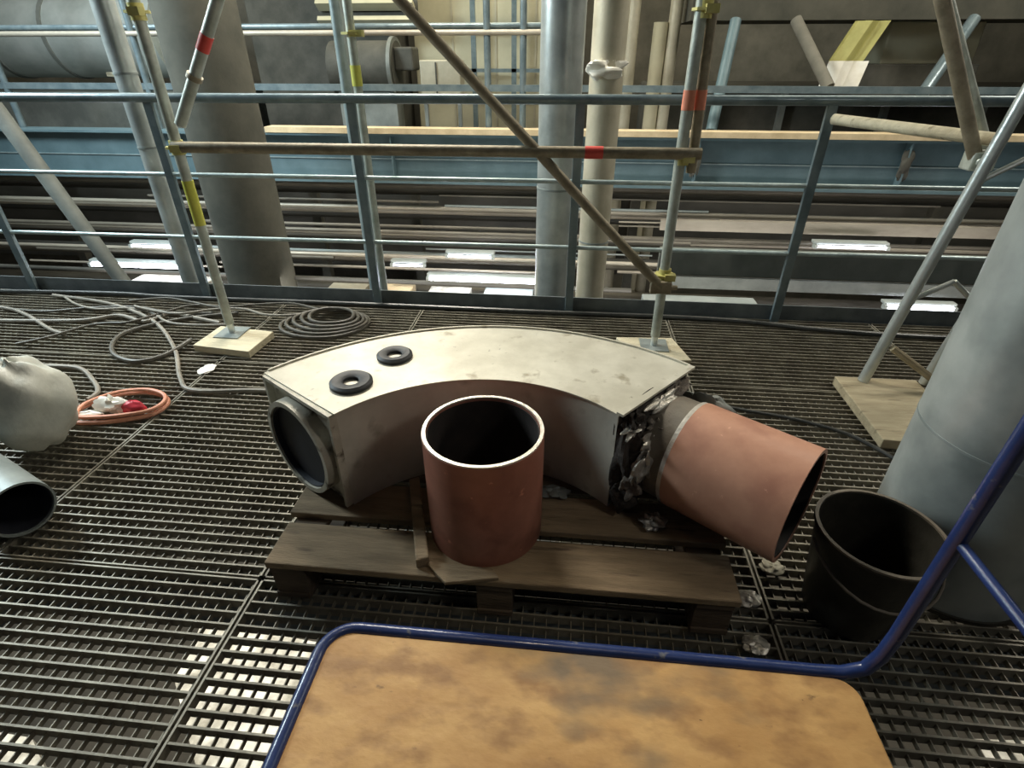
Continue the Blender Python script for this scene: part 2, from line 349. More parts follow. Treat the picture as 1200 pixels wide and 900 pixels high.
# lattice leg on the right
F0, F1 = Vector((1.42, 2.33, 0.045)), Vector((1.66, 2.33, 1.75))
lt = thing('lattice_frame', 'galvanised lattice scaffold leg standing beside the big round column', 'scaffold', F0)
obj('leg', MB().cyl(F0, F1, 0.0242, n=16), 'galv', lt)
G = Vector((0.27, 0.0, 0)); obj('leg', MB().cyl(F0 + G, F1 + G, 0.0242, n=16), 'galv', lt)
ax = (F1 - F0)
for k, t in enumerate((0.235, 0.52, 0.80)):
    obj('lacing', MB().cyl(F0 + ax * t, F0 + G * 0.5 + ax * (t + 0.055), 0.011, n=10), 'galv', lt)
    obj('lacing', MB().cyl(F0 + G * 0.5 + ax * (t + 0.055), F0 + G + ax * t, 0.011, n=10), 'galv', lt)
obj('brace', MB().cyl((1.47, 2.30, 0.235), (1.74, 2.25, 0.06), 0.016, n=10), 'board_dull', lt, label='pale brace')
sr = thing('raking_scaffold', 'pair of raking scaffold tubes crossing the railing beside the lattice leg', 'scaffold', (1.56, 2.4, 1.0))
obj('raker', MB().cyl((0.90, 2.40, 2.05), (1.565, 2.40, 0.99), 0.0242, n=16), 'scaf_rusty', sr)
obj('raker', MB().cyl((0.93, 2.50, 2.05), (1.66, 2.50, 1.00), 0.0242, n=16), 'scaf_tube', sr)
obj('transom', MB().cyl((1.60, 2.39, 1.075), (1.25, 3.02, 1.085), 0.0242, n=16), 'board', sr)
m = MB(); m.box((1.575, 2.41, 1.0), (0.09, 0.07, 0.07)); m.cyl((1.55, 2.36, 1.0), (1.62, 2.44, 1.0), 0.016, n=8)
obj('coupler', m, 'scaf_tube', sr, bevel=0.008)

# ------------------------------------------------------------------ pallet
pal = thing('wooden_pallet', 'weathered, shade-darkened wooden pallet carrying the duct elbow and the red pipe', 'pallet', (-0.14, 1.35, 0))
yb = 0.95
for k, (wd, x0, x1) in enumerate(((0.155, -0.785, 0.50), (0.15, -0.80, 0.505), (0.14, -0.79, 0.50), (0.14, -0.785, 0.505), (0.15, -0.79, 0.50))):
    y0 = (0.95, 1.143, 1.335, 1.515, 1.70)[k]
    obj('deck_board', MB().b6(x0, x1, y0, y0 + wd, 0.127, 0.15), 'wood' if k < 2 else 'wood_shaded', pal, bevel=0.004, smooth=False)
for x in (-0.73, -0.145, 0.44):
    obj('stringer_board', MB().b6(x - 0.05, x + 0.05, 0.955, 1.845, 0.105, 0.127), 'wood_shaded', pal, bevel=0.003, smooth=False)
    for y in (1.02, 1.40, 1.775):
        obj('block', MB().b6(x - 0.05, x + 0.05, y - 0.06, y + 0.06, 0.022, 0.105), 'wood_shaded', pal, bevel=0.003, smooth=False)
    obj('bottom_board', MB().b6(x - 0.05, x + 0.05, 0.955, 1.845, 0.0012, 0.022), 'wood_shaded', pal, bevel=0.003, smooth=False)

# ------------------------------------------------------------------ duct elbow (square casing, round pipe inside)
EC = Vector((-0.15, 0.88, 0)); A0, A1 = R(50.1), R(145.9); Z0, Z1 = 0.151, 0.50
def rin(t): return 0.500 + (0.559 - 0.500) * t + 0.012 * math.sin(math.pi * t)
def rout(t): return 0.873 + (0.908 - 0.873) * t + 0.010 * math.sin(math.pi * t)
def ept(r, t, z): a = A0 + (A1 - A0) * t; return (EC.x + r * math.cos(a), EC.y + r * math.sin(a), z)
def arc_solid(fa, fb, z0, z1, n=44, t0=0.0, t1=1.0):
    mb = MB(); vs = []
    for k in range(n + 1):
        t = t0 + (t1 - t0) * k / n
        vs += [ept(fa(t), t, z0), ept(fb(t), t, z0), ept(fb(t), t, z1), ept(fa(t), t, z1)]
    fs = []
    for k in range(n):
        o = 4 * k; p = o + 4
        for q in range(4):
            q2 = (q + 1) % 4; fs.append((o + q, p + q, p + q2, o + q2))
    fs += [(0, 1, 2, 3), (4 * n + 3, 4 * n + 2, 4 * n + 1, 4 * n)]
    mb.add(vs, fs); return mb
elb = thing('duct_elbow', 'cream grey sheet metal duct elbow lying on the pallet', 'duct', (EC.x, EC.y + 0.6, Z0))
obj('top_plate', arc_solid(lambda t: rin(t) - 0.006, lambda t: rout(t) + 0.008, Z1 - 0.005, Z1, t0=-0.008, t1=1.01), 'casing', elb)
obj('bottom_plate', arc_solid(rin, rout, Z0, Z0 + 0.005), 'casing_wall', elb)
obj('inner_wall', arc_solid(rin, lambda t: rin(t) + 0.004, Z0 + 0.005, Z1 - 0.005), 'casing_wall', elb)
obj('outer_wall', arc_solid(lambda t: rout(t) - 0.004, rout, Z0 + 0.005, Z1 - 0.005), 'casing_wall', elb)
obj('seam_lip', arc_solid(lambda t: rout(t) + 0.004, lambda t: rout(t) + 0.010, Z1, Z1 + 0.006), 'casing', elb)
# left end: square plate with a round hole and a short collar
def end_frame(t, sgn):
    a = A0 + (A1 - A0) * t; rad = Vector((math.cos(a), math.sin(a), 0)); tan = Vector((-math.sin(a), math.cos(a), 0)) * sgn
    return rad, tan
def holed_plate(cen, ex, ez, nrm, hw, hh, r, th, n=48):
    mb = MB(); vs = []
    for off in (0, th):
        for ring in (0, 1):
            for i in range(n):
                a = 2 * math.pi * i / n; ca, sa = math.cos(a), math.sin(a)
                if ring == 0: x, z = r * ca, r * sa
                else:
                    k = 1 / max(abs(ca), abs(sa)); x, z = hw * ca * k, hh * sa * k
                vs.append(cen + ex * x + ez * z + nrm * off)
    fs = []
    for i in range(n):
        j = (i + 1) % n
        fs += [(i, n + i, n + j, j), (2 * n + i, 2 * n + j, 3 * n + j, 3 * n + i), (i, j, 2 * n + j, 2 * n + i), (n + i, 3 * n + i, 3 * n + j, n + j)]
    mb.add(vs, fs); return mb
rad, tan = end_frame(1.0, 1); rm = (rin(1) + rout(1)) / 2; zc = (Z0 + Z1) / 2; UZ = Vector((0, 0, 1))
cL = EC + rad * rm + UZ * zc
obj('end_plate', holed_plate(cL, rad, UZ, tan, (rout(1) - rin(1)) / 2, (Z1 - Z0) / 2 - 0.006, 0.146, 0.006), 'casing_end', elb)
fr = MB()
for sx in (-1, 1): fr.box(cL + rad * (sx * 0.172) + tan * 0.016, (0.012, 0.02, 0.33), Matrix((rad, tan, UZ)).transposed())
fr.box(cL + UZ * 0.165 + tan * 0.016, (0.35, 0.02, 0.012), Matrix((rad, tan, UZ)).transposed())
obj('end_rim', fr, 'casing_end', elb, smooth=False)
cc = cL + rad * 0.005 - UZ * 0.012
cl = obj('collar', MB().pipe(cc + tan * 0.0, cc + tan * 0.052, 0.158, 0.142), 'casing_end', elb)
obj('pipe_liner', MB().pipe(cc - tan * 0.20, cc + tan * 0.045, 0.1415, 0.136), 'dark_bore', elb)
obj('bore_plug', MB().cyl(cc + tan * 0.022, cc + tan * 0.028, 0.136, n=40), 'dark_bore', elb, label='dark inner cover')
# right end: torn insulation, pipe stub, primed pipe end
rad, tan = end_frame(0.0, -1); rmr = (rin(0) + rout(0)) / 2
cR = EC + rad * rmr + UZ * 0.325
Mx = Matrix((rad, tan, UZ)).transposed()
fr = MB(); fr.box(cR + UZ * 0.178 + tan * 0.008, (0.385, 0.022, 0.008), Mx)
obj('end_lip', fr, 'casing', elb, smooth=False)
obj('insulation', holed_plate(cR - tan * 0.035, rad, UZ, tan, 0.178, 0.163, 0.15, 0.03), 'wool_dark', elb)
PE = Vector((0.655, 1.128, 0.328)); pd = (PE - cR).normalized()
st = obj('pipe_stub', MB().pipe(cR - pd * 0.10, cR + pd * 0.13, 0.158, 0.148), 'stub', elb)
obj('edge_band', MB().pipe(cR + pd * 0.125, cR + pd * 0.142, 0.1645, 0.15), 'bare_edge', elb, label='rough pale edge band')
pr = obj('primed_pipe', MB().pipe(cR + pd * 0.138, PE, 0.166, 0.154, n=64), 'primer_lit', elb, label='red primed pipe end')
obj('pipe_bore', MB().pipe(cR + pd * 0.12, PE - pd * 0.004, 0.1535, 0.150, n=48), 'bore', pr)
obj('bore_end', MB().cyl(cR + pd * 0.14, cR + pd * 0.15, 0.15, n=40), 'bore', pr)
random.seed(3)
for k, (ra, zz, tt, dx, dy, dz, mm, am) in enumerate(((-0.145, 0.02, 0.085, .055, .022, .045, 'foil', .45), (-0.10, 0.075, 0.07, .06, .02, .03, 'foil', .5), (-0.17, -0.055, 0.06, .03, .03, .055, 'wool', .4),
        (-0.03, 0.155, 0.035, .07, .022, .014, 'foil', .5), (0.08, 0.152, 0.025, .07, .02, .016, 'wool', .4), (0.175, 0.06, 0.11, .025, .10, .055, 'bg_grey', .2), (-0.13, 0.13, 0.02, .05, .03, .03, 'wool_dark', .4),
        (-0.17, -0.11, 0.04, .04, .04, .045, 'wool_dark', .4), (-0.16, 0.125, 0.035, .035, .018, .012, 'foil', .5), (0.0, 0.15, 0.0, .13, .02, .025, 'wool_dark', .3), (-0.165, 0.03, 0.02, .03, .04, .12, 'wool_dark', .35), (-0.07, 0.12, 0.055, .035, .03, .014, 'wool', .5))):
    obj('torn_insulation', MB().lump(cR + rad * ra + UZ * zz + tan * tt, (dx, dy, dz), 40 + k, am, 30, 18, Mx), mm, elb)
tag(obj('paper_scrap', MB().lump((-1.75, 2.19, 0.008), (0.035, 0.05, 0.006), 91, 0.2), 'white_plastic', at=(-1.75, 2.19, 0)), 'small white scrap on the seam below the left sole board', 'scrap')

# black rings on the top plate
for (x, y, ro, lab) in ((-0.54, 1.525, 0.058, 'black rubber ring on the elbow top, farther from its open left end'), (-0.622, 1.345, 0.064, 'black rubber ring on the elbow top, nearer its open left end')):
    m = MB(); n = 36; prof = [(0.024, 0.001), (ro, 0.001), (ro, 0.010), (ro - 0.008, 0.016), (0.034, 0.016), (0.024, 0.010)]; vs = []
    for (r, z) in prof:
        for i in range(n):
            a = 2 * math.pi * i / n; vs.append((x + r * math.cos(a), y + r * math.sin(a), Z1 + z))
    q = len(prof)
    m.add(vs, [(k * n + i, k * n + (i + 1) % n, ((k + 1) % q) * n + (i + 1) % n, ((k + 1) % q) * n + i) for k in range(q) for i in range(n)])
    tag(obj('rubber_ring', m, 'rubber', at=(x, y, Z1)), lab, 'ring', 'rings on the elbow')

# ------------------------------------------------------------------ standing red pipe
pc = Vector((-0.193, 1.158, 0.1505)); tp = thing('pipe_offcut', 'short red primed pipe standing upright on the front of the pallet', 'pipe', pc)
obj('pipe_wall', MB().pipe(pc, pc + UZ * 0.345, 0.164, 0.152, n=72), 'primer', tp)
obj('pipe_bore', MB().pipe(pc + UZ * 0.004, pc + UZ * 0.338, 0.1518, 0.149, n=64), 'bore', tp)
obj('cut_edge', MB().pipe(pc + UZ * 0.3451, pc + UZ * 0.350, 0.1625, 0.153, n=72), 'bare_edge', tp, label='bare metal rim')

# wooden splinters beside it
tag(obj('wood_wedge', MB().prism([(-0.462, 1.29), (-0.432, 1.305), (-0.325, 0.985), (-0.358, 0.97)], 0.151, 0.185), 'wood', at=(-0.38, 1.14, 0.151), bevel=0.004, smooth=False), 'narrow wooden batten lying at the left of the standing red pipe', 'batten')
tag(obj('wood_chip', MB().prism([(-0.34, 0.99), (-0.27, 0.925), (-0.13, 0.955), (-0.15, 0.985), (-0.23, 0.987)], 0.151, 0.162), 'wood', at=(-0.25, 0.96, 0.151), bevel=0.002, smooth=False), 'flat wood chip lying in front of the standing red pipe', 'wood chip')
tag(obj('foil_scrap', MB().lump((0.0, 1.30, 0.164), (0.05, 0.025, 0.012), 5, 0.3), 'bg_grey', at=(0, 1.3, 0.151)), 'small grey scrap on the pallet right of the standing pipe', 'scrap')
tag(obj('foil_scrap', MB().lump((0.30, 1.195, 0.168), (0.035, 0.03, 0.016), 6, 0.3), 'foil', at=(0.3, 1.195, 0.151)), 'small pale foil scrap under the torn end of the elbow', 'scrap')
for k, (x, y, lab) in enumerate(((0.678, 1.196, 'pale round scrap on the grating below the red pipe end'), (0.578, 1.075, 'shiny plastic scrap on the grating, middle of three by the pallet'), (0.556, 0.93, 'shiny plastic scrap on the grating nearest the trolley'))):
    tag(obj('plastic_scrap', MB().lump((x, y, 0.012), (0.034, 0.027, 0.010), 20 + k, 0.22), 'foil' if k else 'beige_clad', at=(x, y, 0)), lab, 'scrap', 'scraps by the pallet')

# ------------------------------------------------------------------ platform trolley
tr = thing('platform_trolley', 'blue tube platform trolley with stained plywood deck and upright handle', 'trolley', (0.1, 0.4, 0))
ZD = 0.22; TX0, TX1, TY0, TY1 = -0.495, 0.665, 0.06, 0.735
def rr(x0, x1, y0, y1, r, n=7):
    pts = []
    for cx, cy, a0 in ((x1 - r, y1 - r, 0), (x0 + r, y1 - r, 90), (x0 + r, y0 + r, 180), (x1 - r, y0 + r, 270)):
        for k in range(n + 1): a = R(a0 + 90 * k / n); pts.append((cx + r * math.cos(a), cy + r * math.sin(a)))
    return pts
obj('deck', MB().prism(rr(TX0 + 0.013, TX1 - 0.012, TY0 + 0.01, TY1 - 0.014, 0.045), ZD - 0.014, ZD + 0.004), 'ply', tr, bevel=0.002, smooth=False)
# tube frame: from the far riser foot round the left end to the near riser foot
path = [(TX1 - 0.02, TY1, ZD)]
q = rr(TX0, TX1, TY0, TY1, 0.07)
path = [(x, y, ZD) for x, y in q[8:24]]
path = [(TX1 + 0.035, TY1 + 0.003, ZD + 0.14), (TX1 + 0.028, TY1 + 0.002, ZD + 0.07), (TX1 + 0.010, TY1, ZD + 0.025), (TX1 - 0.03, TY1, ZD + 0.003), (TX1 - 0.08, TY1, ZD)] + path + [(TX1 - 0.08, TY0, ZD), (TX1 - 0.03, TY0, ZD + 0.003), (TX1 + 0.010, TY0, ZD + 0.025), (TX1 + 0.028, TY0, ZD + 0.07), (TX1 + 0.035, TY0, ZD + 0.14)]
obj('deck_frame', MB().tube(path, 0.0145, 12), 'blue_paint', tr)
hx = TX1 + 0.035
hp = [(hx, TY1 + 0.003, ZD + 0.14), (hx + 0.012, TY1 + 0.003, ZD + 0.70)] + [(hx + 0.016, TY1 - 0.08 + 0.08 * math.cos(R(a)), ZD + 0.70 + 0.08 * math.sin(R(a))) for a in (20, 45, 70, 90)]
hp += [(hx + 0.016, TY0 + 0.08 - 0.08 * math.sin(R(a)), ZD + 0.70 + 0.08 * math.cos(R(a))) for a in (0, 25, 50, 75)] + [(hx + 0.012, TY0, ZD + 0.70), (hx, TY0, ZD + 0.14)]
hd = obj('handle', MB().tube(hp, 0.0148, 12), 'blue_paint', tr)
obj('crossbar', MB().cyl((hx + 0.008, TY1 - 0.008, ZD + 0.405), (hx + 0.008, TY0 + 0.008, ZD + 0.405), 0.010, n=12), 'blue_paint', tr)
u = MB()
for y in (TY0 + 0.12, TY1 - 0.12): u.b6(TX0 + 0.03, TX1 - 0.03, y - 0.02, y + 0.02, ZD - 0.05, ZD - 0.015)
obj('underframe', u, 'blue_paint', tr, smooth=False)
for x in (TX0 + 0.12, TX1 - 0.12):
    for y in (TY0 + 0.12, TY1 - 0.12):
        wv = obj('caster_fork', MB().b6(x - 0.02, x + 0.03, y - 0.028, y - 0.022, 0.06, ZD - 0.05).b6(x - 0.02, x + 0.03, y + 0.022, y + 0.028, 0.06, ZD - 0.05).b6(x - 0.035, x + 0.04, y - 0.04, y + 0.04, ZD - 0.056, ZD - 0.05), 'galv_dull', tr, smooth=False)
        obj('wheel', MB().cyl((x, y - 0.018, 0.063), (x, y + 0.018, 0.063), 0.0615, n=24), 'rubber', wv)

# ------------------------------------------------------------------ right: round column, black offcut
cxy = Vector((1.20, 1.275, 0)); cr = thing('round_column', 'big grey blue round steel column on the right behind the trolley handle', 'column', cxy)
obj('shaft', MB().cyl(cxy + UZ * 0.012, cxy + UZ * 5.9, 0.215, n=64), 'column_steel', cr)
obj('seam_band', MB().cyl(cxy + UZ * 0.50, cxy + UZ * 0.507, 0.2165, n=64), 'galv_dull', cr)
obj('base_ring', MB().cyl(cxy + UZ * 0.0015, cxy + UZ * 0.014, 0.222, n=48), 'black_steel', cr)
oc = Vector((0.848, 1.085, 0.0015)); o = thing('black_bucket', 'open black tapered bucket standing between pallet and round column', 'bucket', oc)
n = 56; prof = [(0.0, 0.0), (0.112, 0.0), (0.150, 0.288), (0.155, 0.290), (0.155, 0.297), (0.145, 0.297), (0.109, 0.008), (0.0, 0.008)]; vs_ = []
for (r, z) in prof[1:-1]:
    for i in range(n):
        a = 2 * math.pi * i / n; vs_.append((oc.x + r * math.cos(a), oc.y + r * math.sin(a), oc.z + z))
q = len(prof) - 2; m = MB().add(vs_, [(k * n + i, k * n + (i + 1) % n, (k + 1) * n + (i + 1) % n, (k + 1) * n + i) for k in range(q - 1) for i in range(n)] + [tuple(range(n - 1, -1, -1)), tuple(range((q - 1) * n, q * n))])
obj('bucket_wall', m, 'black_steel', o)
obj('rim', MB().pipe(oc + UZ * 0.2975, oc + UZ * 0.303, 0.155, 0.146, n=56), 'stub', o)
hb = [(oc.x + 0.158 * math.cos(R(a)), oc.y + 0.158 * math.sin(R(a)) - 0.006 * math.sin(R(a - 180)), oc.z + 0.262 - 0.075 * math.sin(R(a - 180))) for a in range(180, 361, 12)]
obj('bail_handle', MB().tube(hb, 0.004, 8), 'stub', o)
# ------------------------------------------------------------------ left: lying pipe, sack
pa, pb = Vector((-1.70, 1.12, 0.096)), Vector((-2.55, 1.50, 0.096)); pdn = (pb - pa).normalized()
o = thing('grey_pipe', 'grey pipe lying on the grating at the left edge of the picture', 'pipe', (pa.x, pa.y, 0))
obj('pipe_wall', MB().pipe(pa, pb, 0.094, 0.087, n=40), 'galv_dull', o); obj('pipe_bore', MB().pipe(pa + pdn * 0.01, pb - pdn * .01, 0.0868, 0.084, n=32), 'dark_bore', o)
tag(obj('plastic_sack', MB().lump((-2.06, 1.57, 0.185), (0.15, 0.15, 0.19), 78, 0.09, 40, 26), 'sack', at=(-2.06, 1.57, 0)), 'crumpled pale plastic sack beside the grey pipe at the left edge', 'sack')

# ------------------------------------------------------------------ cables and cords
def cable(name, pts, r, m, label, cat='cable', z=None, group=None):
    mb = MB().tube([(x, y, (r + 0.001 if len(q) == 0 else q[0])) for x, y, *q in pts], r, 8, smooth=6)
    return tag(obj(name, mb, m, at=(pts[0][0], pts[0][1], 0)), label, cat, group)
G1 = 'hoses lying on the left grating'
cable('power_cable', [(-4.1, 2.95), (-3.74, 3.02), (-2.92, 3.06), (-2.5, 3.04), (-1.4, 3.05), (-0.1, 3.04), (0.62, 3.045), (1.07, 3.02), (1.48, 2.95), (2.07, 2.91), (3.0, 2.95)], 0.014, 'black_cable', 'thick dark cable running along the toe board of the railing')
cable('hose', [(-4.1, 2.86), (-3.474, 2.787), (-3.227, 2.708), (-2.9, 2.527), (-2.77, 2.48)], 0.011, 'grey_hose', 'pale hose ending near the far left grating seam', 'hose', group=G1)
cable('hose', [(-3.3, 3.0), (-2.828, 2.905), (-2.392, 2.693), (-2.05, 2.38), (-1.825, 2.089), (-1.69, 1.985), (-1.404, 2.014), (-1.0, 2.03), (-0.6, 2.06)], 0.011, 'grey_hose', 'grey hose bending past the left sole board towards the elbow', 'hose', group=G1)
cable('hose', [(-3.3, 2.6), (-2.82, 2.651), (-2.644, 2.741), (-2.43, 2.676), (-2.35, 2.80), (-2.15, 2.75), (-1.98, 2.70)], 0.012, 'grey_hose', 'wavy pale hose left of the scaffold standard', 'hose', group=G1)
cable('hose', [(-2.66, 2.12), (-2.4, 2.13), (-2.228, 2.025), (-2.126, 1.93), (-2.12, 1.86)], 0.011, 'grey_hose', 'short hose piece with bent end above the orange cord', 'hose', group=G1)
cable('hose', [(-1.95, 2.85), (-2.25, 2.72), (-2.43, 2.55), (-2.42, 2.41), (-2.312, 2.277), (-2.151, 2.219), (-2.046, 2.303), (-1.99, 2.45, 0.03)], 0.012, 'dark_hose', 'dark curved hose loop left of the left sole board', 'hose', group=G1)
for k in range(5):
    pts = []; rr_ = 0.25 - 0.028 * k
    for i in range(25):
        a = R(360 * i / 24 + 40 * k); pts.append((-1.37 + 0.012 * k + (rr_ + 0.012 * math.sin(2 * a + k)) * math.cos(a), 2.76 + 0.75 * rr_ * math.sin(a), 0.012 + 0.013 * k))
    cable('cable_loop', pts, 0.010, 'dark_hose', ['outermost', 'second outermost', 'middle', 'second innermost', 'innermost'][k] + ' dark cable loop of the coil right of the left standard', 'cable', group='cable coil by the left standard')
for k, (x0, y0, x1, y1, mm) in enumerate(((-3.9, 2.75, -2.1, 2.86, 'dark_hose'), (-3.2, 2.93, -1.9, 2.62, 'grey_hose'), (-2.9, 2.35, -2.2, 2.92, 'dark_hose'), (-2.7, 2.93, -1.25, 2.93, 'dark_hose'), (-2.6, 2.78, -1.4, 2.84, 'grey_hose'))):
    pts = [(x0 + (x1 - x0) * i / 7, y0 + (y1 - y0) * i / 7 + 0.05 * math.sin(i * 1.7 + k * 2), 0.014 + 0.006 * k) for i in range(8)]
    cable('loose_cable', pts, 0.008, mm, ['dark cable wandering along the far left grating', 'pale cable slanting towards the left standard', 'dark cable crossing the left hoses steeply', 'dark cable just in front of the toe board on the left', 'pale cable passing behind the left standard'][k], 'cable', group='loose cables at the far left')
cable('trailing_cable', [(0.60, 2.13), (0.75, 2.095), (0.869, 2.064), (1.019, 2.027), (1.182, 1.95), (1.265, 1.865), (1.33, 1.76), (1.42, 1.62)], 0.008, 'black_cable', 'thin black cable on the grating behind the red pipe end', 'cable')
cd = thing('extension_cord', 'orange extension cord coiled on the left grating with white and red plug', 'cord', (-1.9, 1.8, 0))
loop = [(-2.05, 1.70, 0.012), (-2.09, 1.79, 0.014), (-2.02, 1.90, 0.014), (-1.90, 1.945, 0.014), (-1.79, 1.92, 0.014), (-1.735, 1.86, 0.014), (-1.75, 1.78, 0.013), (-1.84, 1.73, 0.013), (-1.95, 1.70, 0.012)]
obj('cord_loop', MB().tube(loop, 0.010, 8, 6, True), 'orange_cord', cd)
obj('cord_loop', MB().tube([(x * 0.94 - 0.118 + 0.01, y * 0.92 + 0.148, z + 0.02) for x, y, z in loop], 0.009, 8, 6, True), 'orange_cord', cd)
obj('cord_tail', MB().tube([(-2.05, 1.70, 0.012), (-2.10, 1.66, 0.011), (-2.16, 1.68, 0.011), (-2.35, 1.73, 0.011), (-2.6, 1.78, 0.011)], 0.009, 8, 6), 'orange_cord', cd)
obj('plug', MB().lump((-1.83, 1.785, 0.042), (0.052, 0.03, 0.03), 9, 0.12), 'red_plastic', cd, label='red plug')
obj('label_wrap', MB().lump((-1.93, 1.785, 0.048), (0.075, 0.036, 0.034), 11, 0.3, 20, 12), 'white_plastic', cd, label='white plastic wrap')
obj('label_wrap', MB().lump((-1.99, 1.735, 0.03), (0.055, 0.018, 0.012), 12, 0.2), 'white_plastic', cd, label='white plastic wrap')

# ------------------------------------------------------------------ beyond the railing: columns and pipes
def vpipe(name, x, y, r, z0, z1, m, label, cat, n=40, bands=(), bm='galv_dull'):
    o = thing(name, label, cat, (x, y, z0))
    obj('shaft', MB().cyl((x, y, z0), (x, y, z1), r, n=n), m, o)
    for z in bands: obj('seam_band', MB().cyl((x, y, z), (x, y, z + 0.012), r + 0.003, n=n), bm, o)
    return o
vpipe('silver_column', -0.075, 3.62, 0.125, -3.2, 5.9, 'galv', 'bright silver round column behind the middle of the railing', 'column', 56, (0.62, -0.3))
o = vpipe('clad_pipe', 0.20, 3.92, 0.105, -3.2, 5.9, 'beige_clad', 'beige clad vertical pipe right behind the bright silver column', 'pipe', 40, (0.2,))
obj('torn_wrap', MB().lump((0.18, 3.84, 1.27), (0.11, 0.06, 0.05), 31, 0.4), 'white_plastic', o, label='torn white wrapping')
o = vpipe('silver_pipe', -2.62, 3.42, 0.062, -3.2, 5.9, 'galv', 'slim bright silver vertical pipe on the left behind the railing', 'pipe', 32, (0.85, 1.25))
obj('bracket', MB().box((-2.70, 3.42, 1.25), (0.06, 0.03, 0.02)), 'board', o)
vpipe('dark_column', -2.78, 4.55, 0.29, -3.2, 5.9, 'concrete_dark', 'wide dull grey column behind the slim silver pipe', 'column', 56)
o = vpipe('far_standard', -1.19, 3.32, 0.0242, -3.2, 3.2, 'scaf_tube', 'pale scaffold standard with yellow tape behind the railing', 'scaffold', 16)
obj('tape', MB().cyl((-1.19, 3.32, 1.20), (-1.19, 3.32, 1.30), 0.028, n=16), 'yellow_tape', o, label='yellow tape')
obj('coupler', MB().cyl((-1.19, 3.32, 1.44), (-1.19, 3.32, 1.452), 0.055, n=8).box((-1.16, 3.32, 1.446), (0.07, 0.05, 0.03)), 'yellow_zinc', o)
for k, (x, y) in enumerate(((-1.42, 3.75), (-1.53, 4.1))):
    vpipe('grey_tube', x, y, 0.032, -3.2, 3.2, 'galv_dull' if k else 'rail_light', ('grey blue tube left of the yellow taped standard, nearer one of two', 'grey blue tube left of the yellow taped standard, farther one of two')[k], 'tube', 16)
tag(obj('leaning_duct', MB().cyl((-4.1, 3.9, 1.15), (-2.57, 3.9, -3.1), 0.055, n=28), 'bg_grey', at=(-2.57, 3.9, -3.1)), 'leaning grey duct beyond the railing at the far left', 'duct')

# blue girder and its ledge
YG = 5.5
g = thing('blue_girder', 'long blue steel girder crossing the hall behind the railing', 'girder', (0, YG, 0.28))
obj('web', MB().b6(-8.9, 8.9, YG, YG + 0.02, 0.30, 0.70), 'girder_blue', g, smooth=False)
obj('top_flange', MB().b6(-8.9, 8.9, YG - 0.10, YG + 0.14, 0.695, 0.715), 'girder_blue', g, smooth=False)
obj('bottom_flange', MB().b6(-8.9, 8.9, YG - 0.10, YG + 0.14, 0.275, 0.30), 'girder_blue', g, smooth=False)
obj('web_rib', MB().b6(-8.9, 8.9, YG - 0.012, YG, 0.48, 0.488), 'rail_light', g, smooth=False)
for x in (-7.0, -4.2, -1.7, 1.15, 2.95, 5.2):
    obj('stiffener', MB().b6(x, x + 0.012, YG - 0.09, YG, 0.30, 0.695), 'girder_blue', g, smooth=False)
for x in (1.18, 3.0):
    obj('clamp', MB().lump((x - 0.04, YG - 0.07, 0.52), (0.05, 0.03, 0.12), int(x * 9), 0.3), 'bg_dark', g)
tag(obj('plank_ledge', MB().b6(-2.9, 8.5, YG - 0.11, YG + 0.05, 0.717, 0.765), 'ledge', at=(2, YG, 0.717), smooth=False), 'long sandy plank ledge lying on top of the blue girder', 'plank')

# second railing on the girder
r2 = thing('far_railing', 'blue tubular railing standing behind the blue girder', 'railing', (0, 5.6, 0.72))
obj('rail', MB().b6(-8.8, 8.8, 5.575, 5.62, 1.06, 1.115), 'rail_blue', r2, smooth=False)
obj('rail', MB().cyl((-8.8, 5.62, 1.565), (-0.1, 5.62, 1.565), 0.024, n=12), 'rail_blue', r2)
obj('rail', MB().cyl((-8.8, 5.58, 1.515), (-0.1, 5.58, 1.515), 0.022, n=12), 'pipe_light', r2)
for x in (-7.2, -5.6, -4.1, -0.78, -0.46):
    obj('post', MB().cyl((x, 5.60, 0.716), (x, 5.60, 2.7), 0.030, n=14), 'rail_blue', r2)

# wall panels and equipment
def bx(name, x0, x1, y0, y1, z0, z1, m, label, cat, bevel=0.01):
    return tag(obj(name, MB().b6(x0, x1, y0, y1, z0, z1), m, at=((x0 + x1) / 2, (y0 + y1) / 2, z0), bevel=bevel, smooth=False), label, cat)
o = bx('cladding_sheet', -2.05, -0.30, 8.0, 8.1, -3.2, 5.0, 'cream', 'tall cream wall panel lit yellow left of the silver column', 'panel')
for x in (-1.55, -1.0, -0.5): obj('joint', MB().b6(x - 0.01, x + 0.01, 7.985, 7.999, -3, 5), 'beige_clad', o, smooth=False)
wf = thing('steel_grid', 'thin dark frame grid standing before the cream wall panel', 'frame', (-0.9, 7.8, -1))
for x in (-1.25, -0.75): obj('mullion', MB().b6(x - 0.03, x + 0.03, 7.75, 7.8, -1, 3), 'rail_blue', wf, smooth=False)
for z in (0.98, 1.18, 1.62, 2.1): obj('transom', MB().b6(-1.5, -0.35, 7.75, 7.79, z - 0.02, z + 0.02), 'rail_blue', wf, smooth=False)
lv = thing('louvre', 'lit louvre of cream slats at the top left of the wall panel', 'louvre', (-2.4, 7.4, 1.7))
obj('back_sheet', MB().b6(-3.05, -1.85, 7.5, 7.52, 1.6, 2.9), 'bg_dark', lv, smooth=False)
for k in range(6):
    obj('slat', MB().box((-2.45, 7.42, 1.68 + 0.16 * k), (1.15, 0.12, 0.05), Matrix.Rotation(R(-35), 3, 'X')), 'cream', lv, smooth=False)
mo = thing('motor_block', 'dark motor block in front of the cream wall panel', 'motor', (-2.0, 6.4, 0.7))
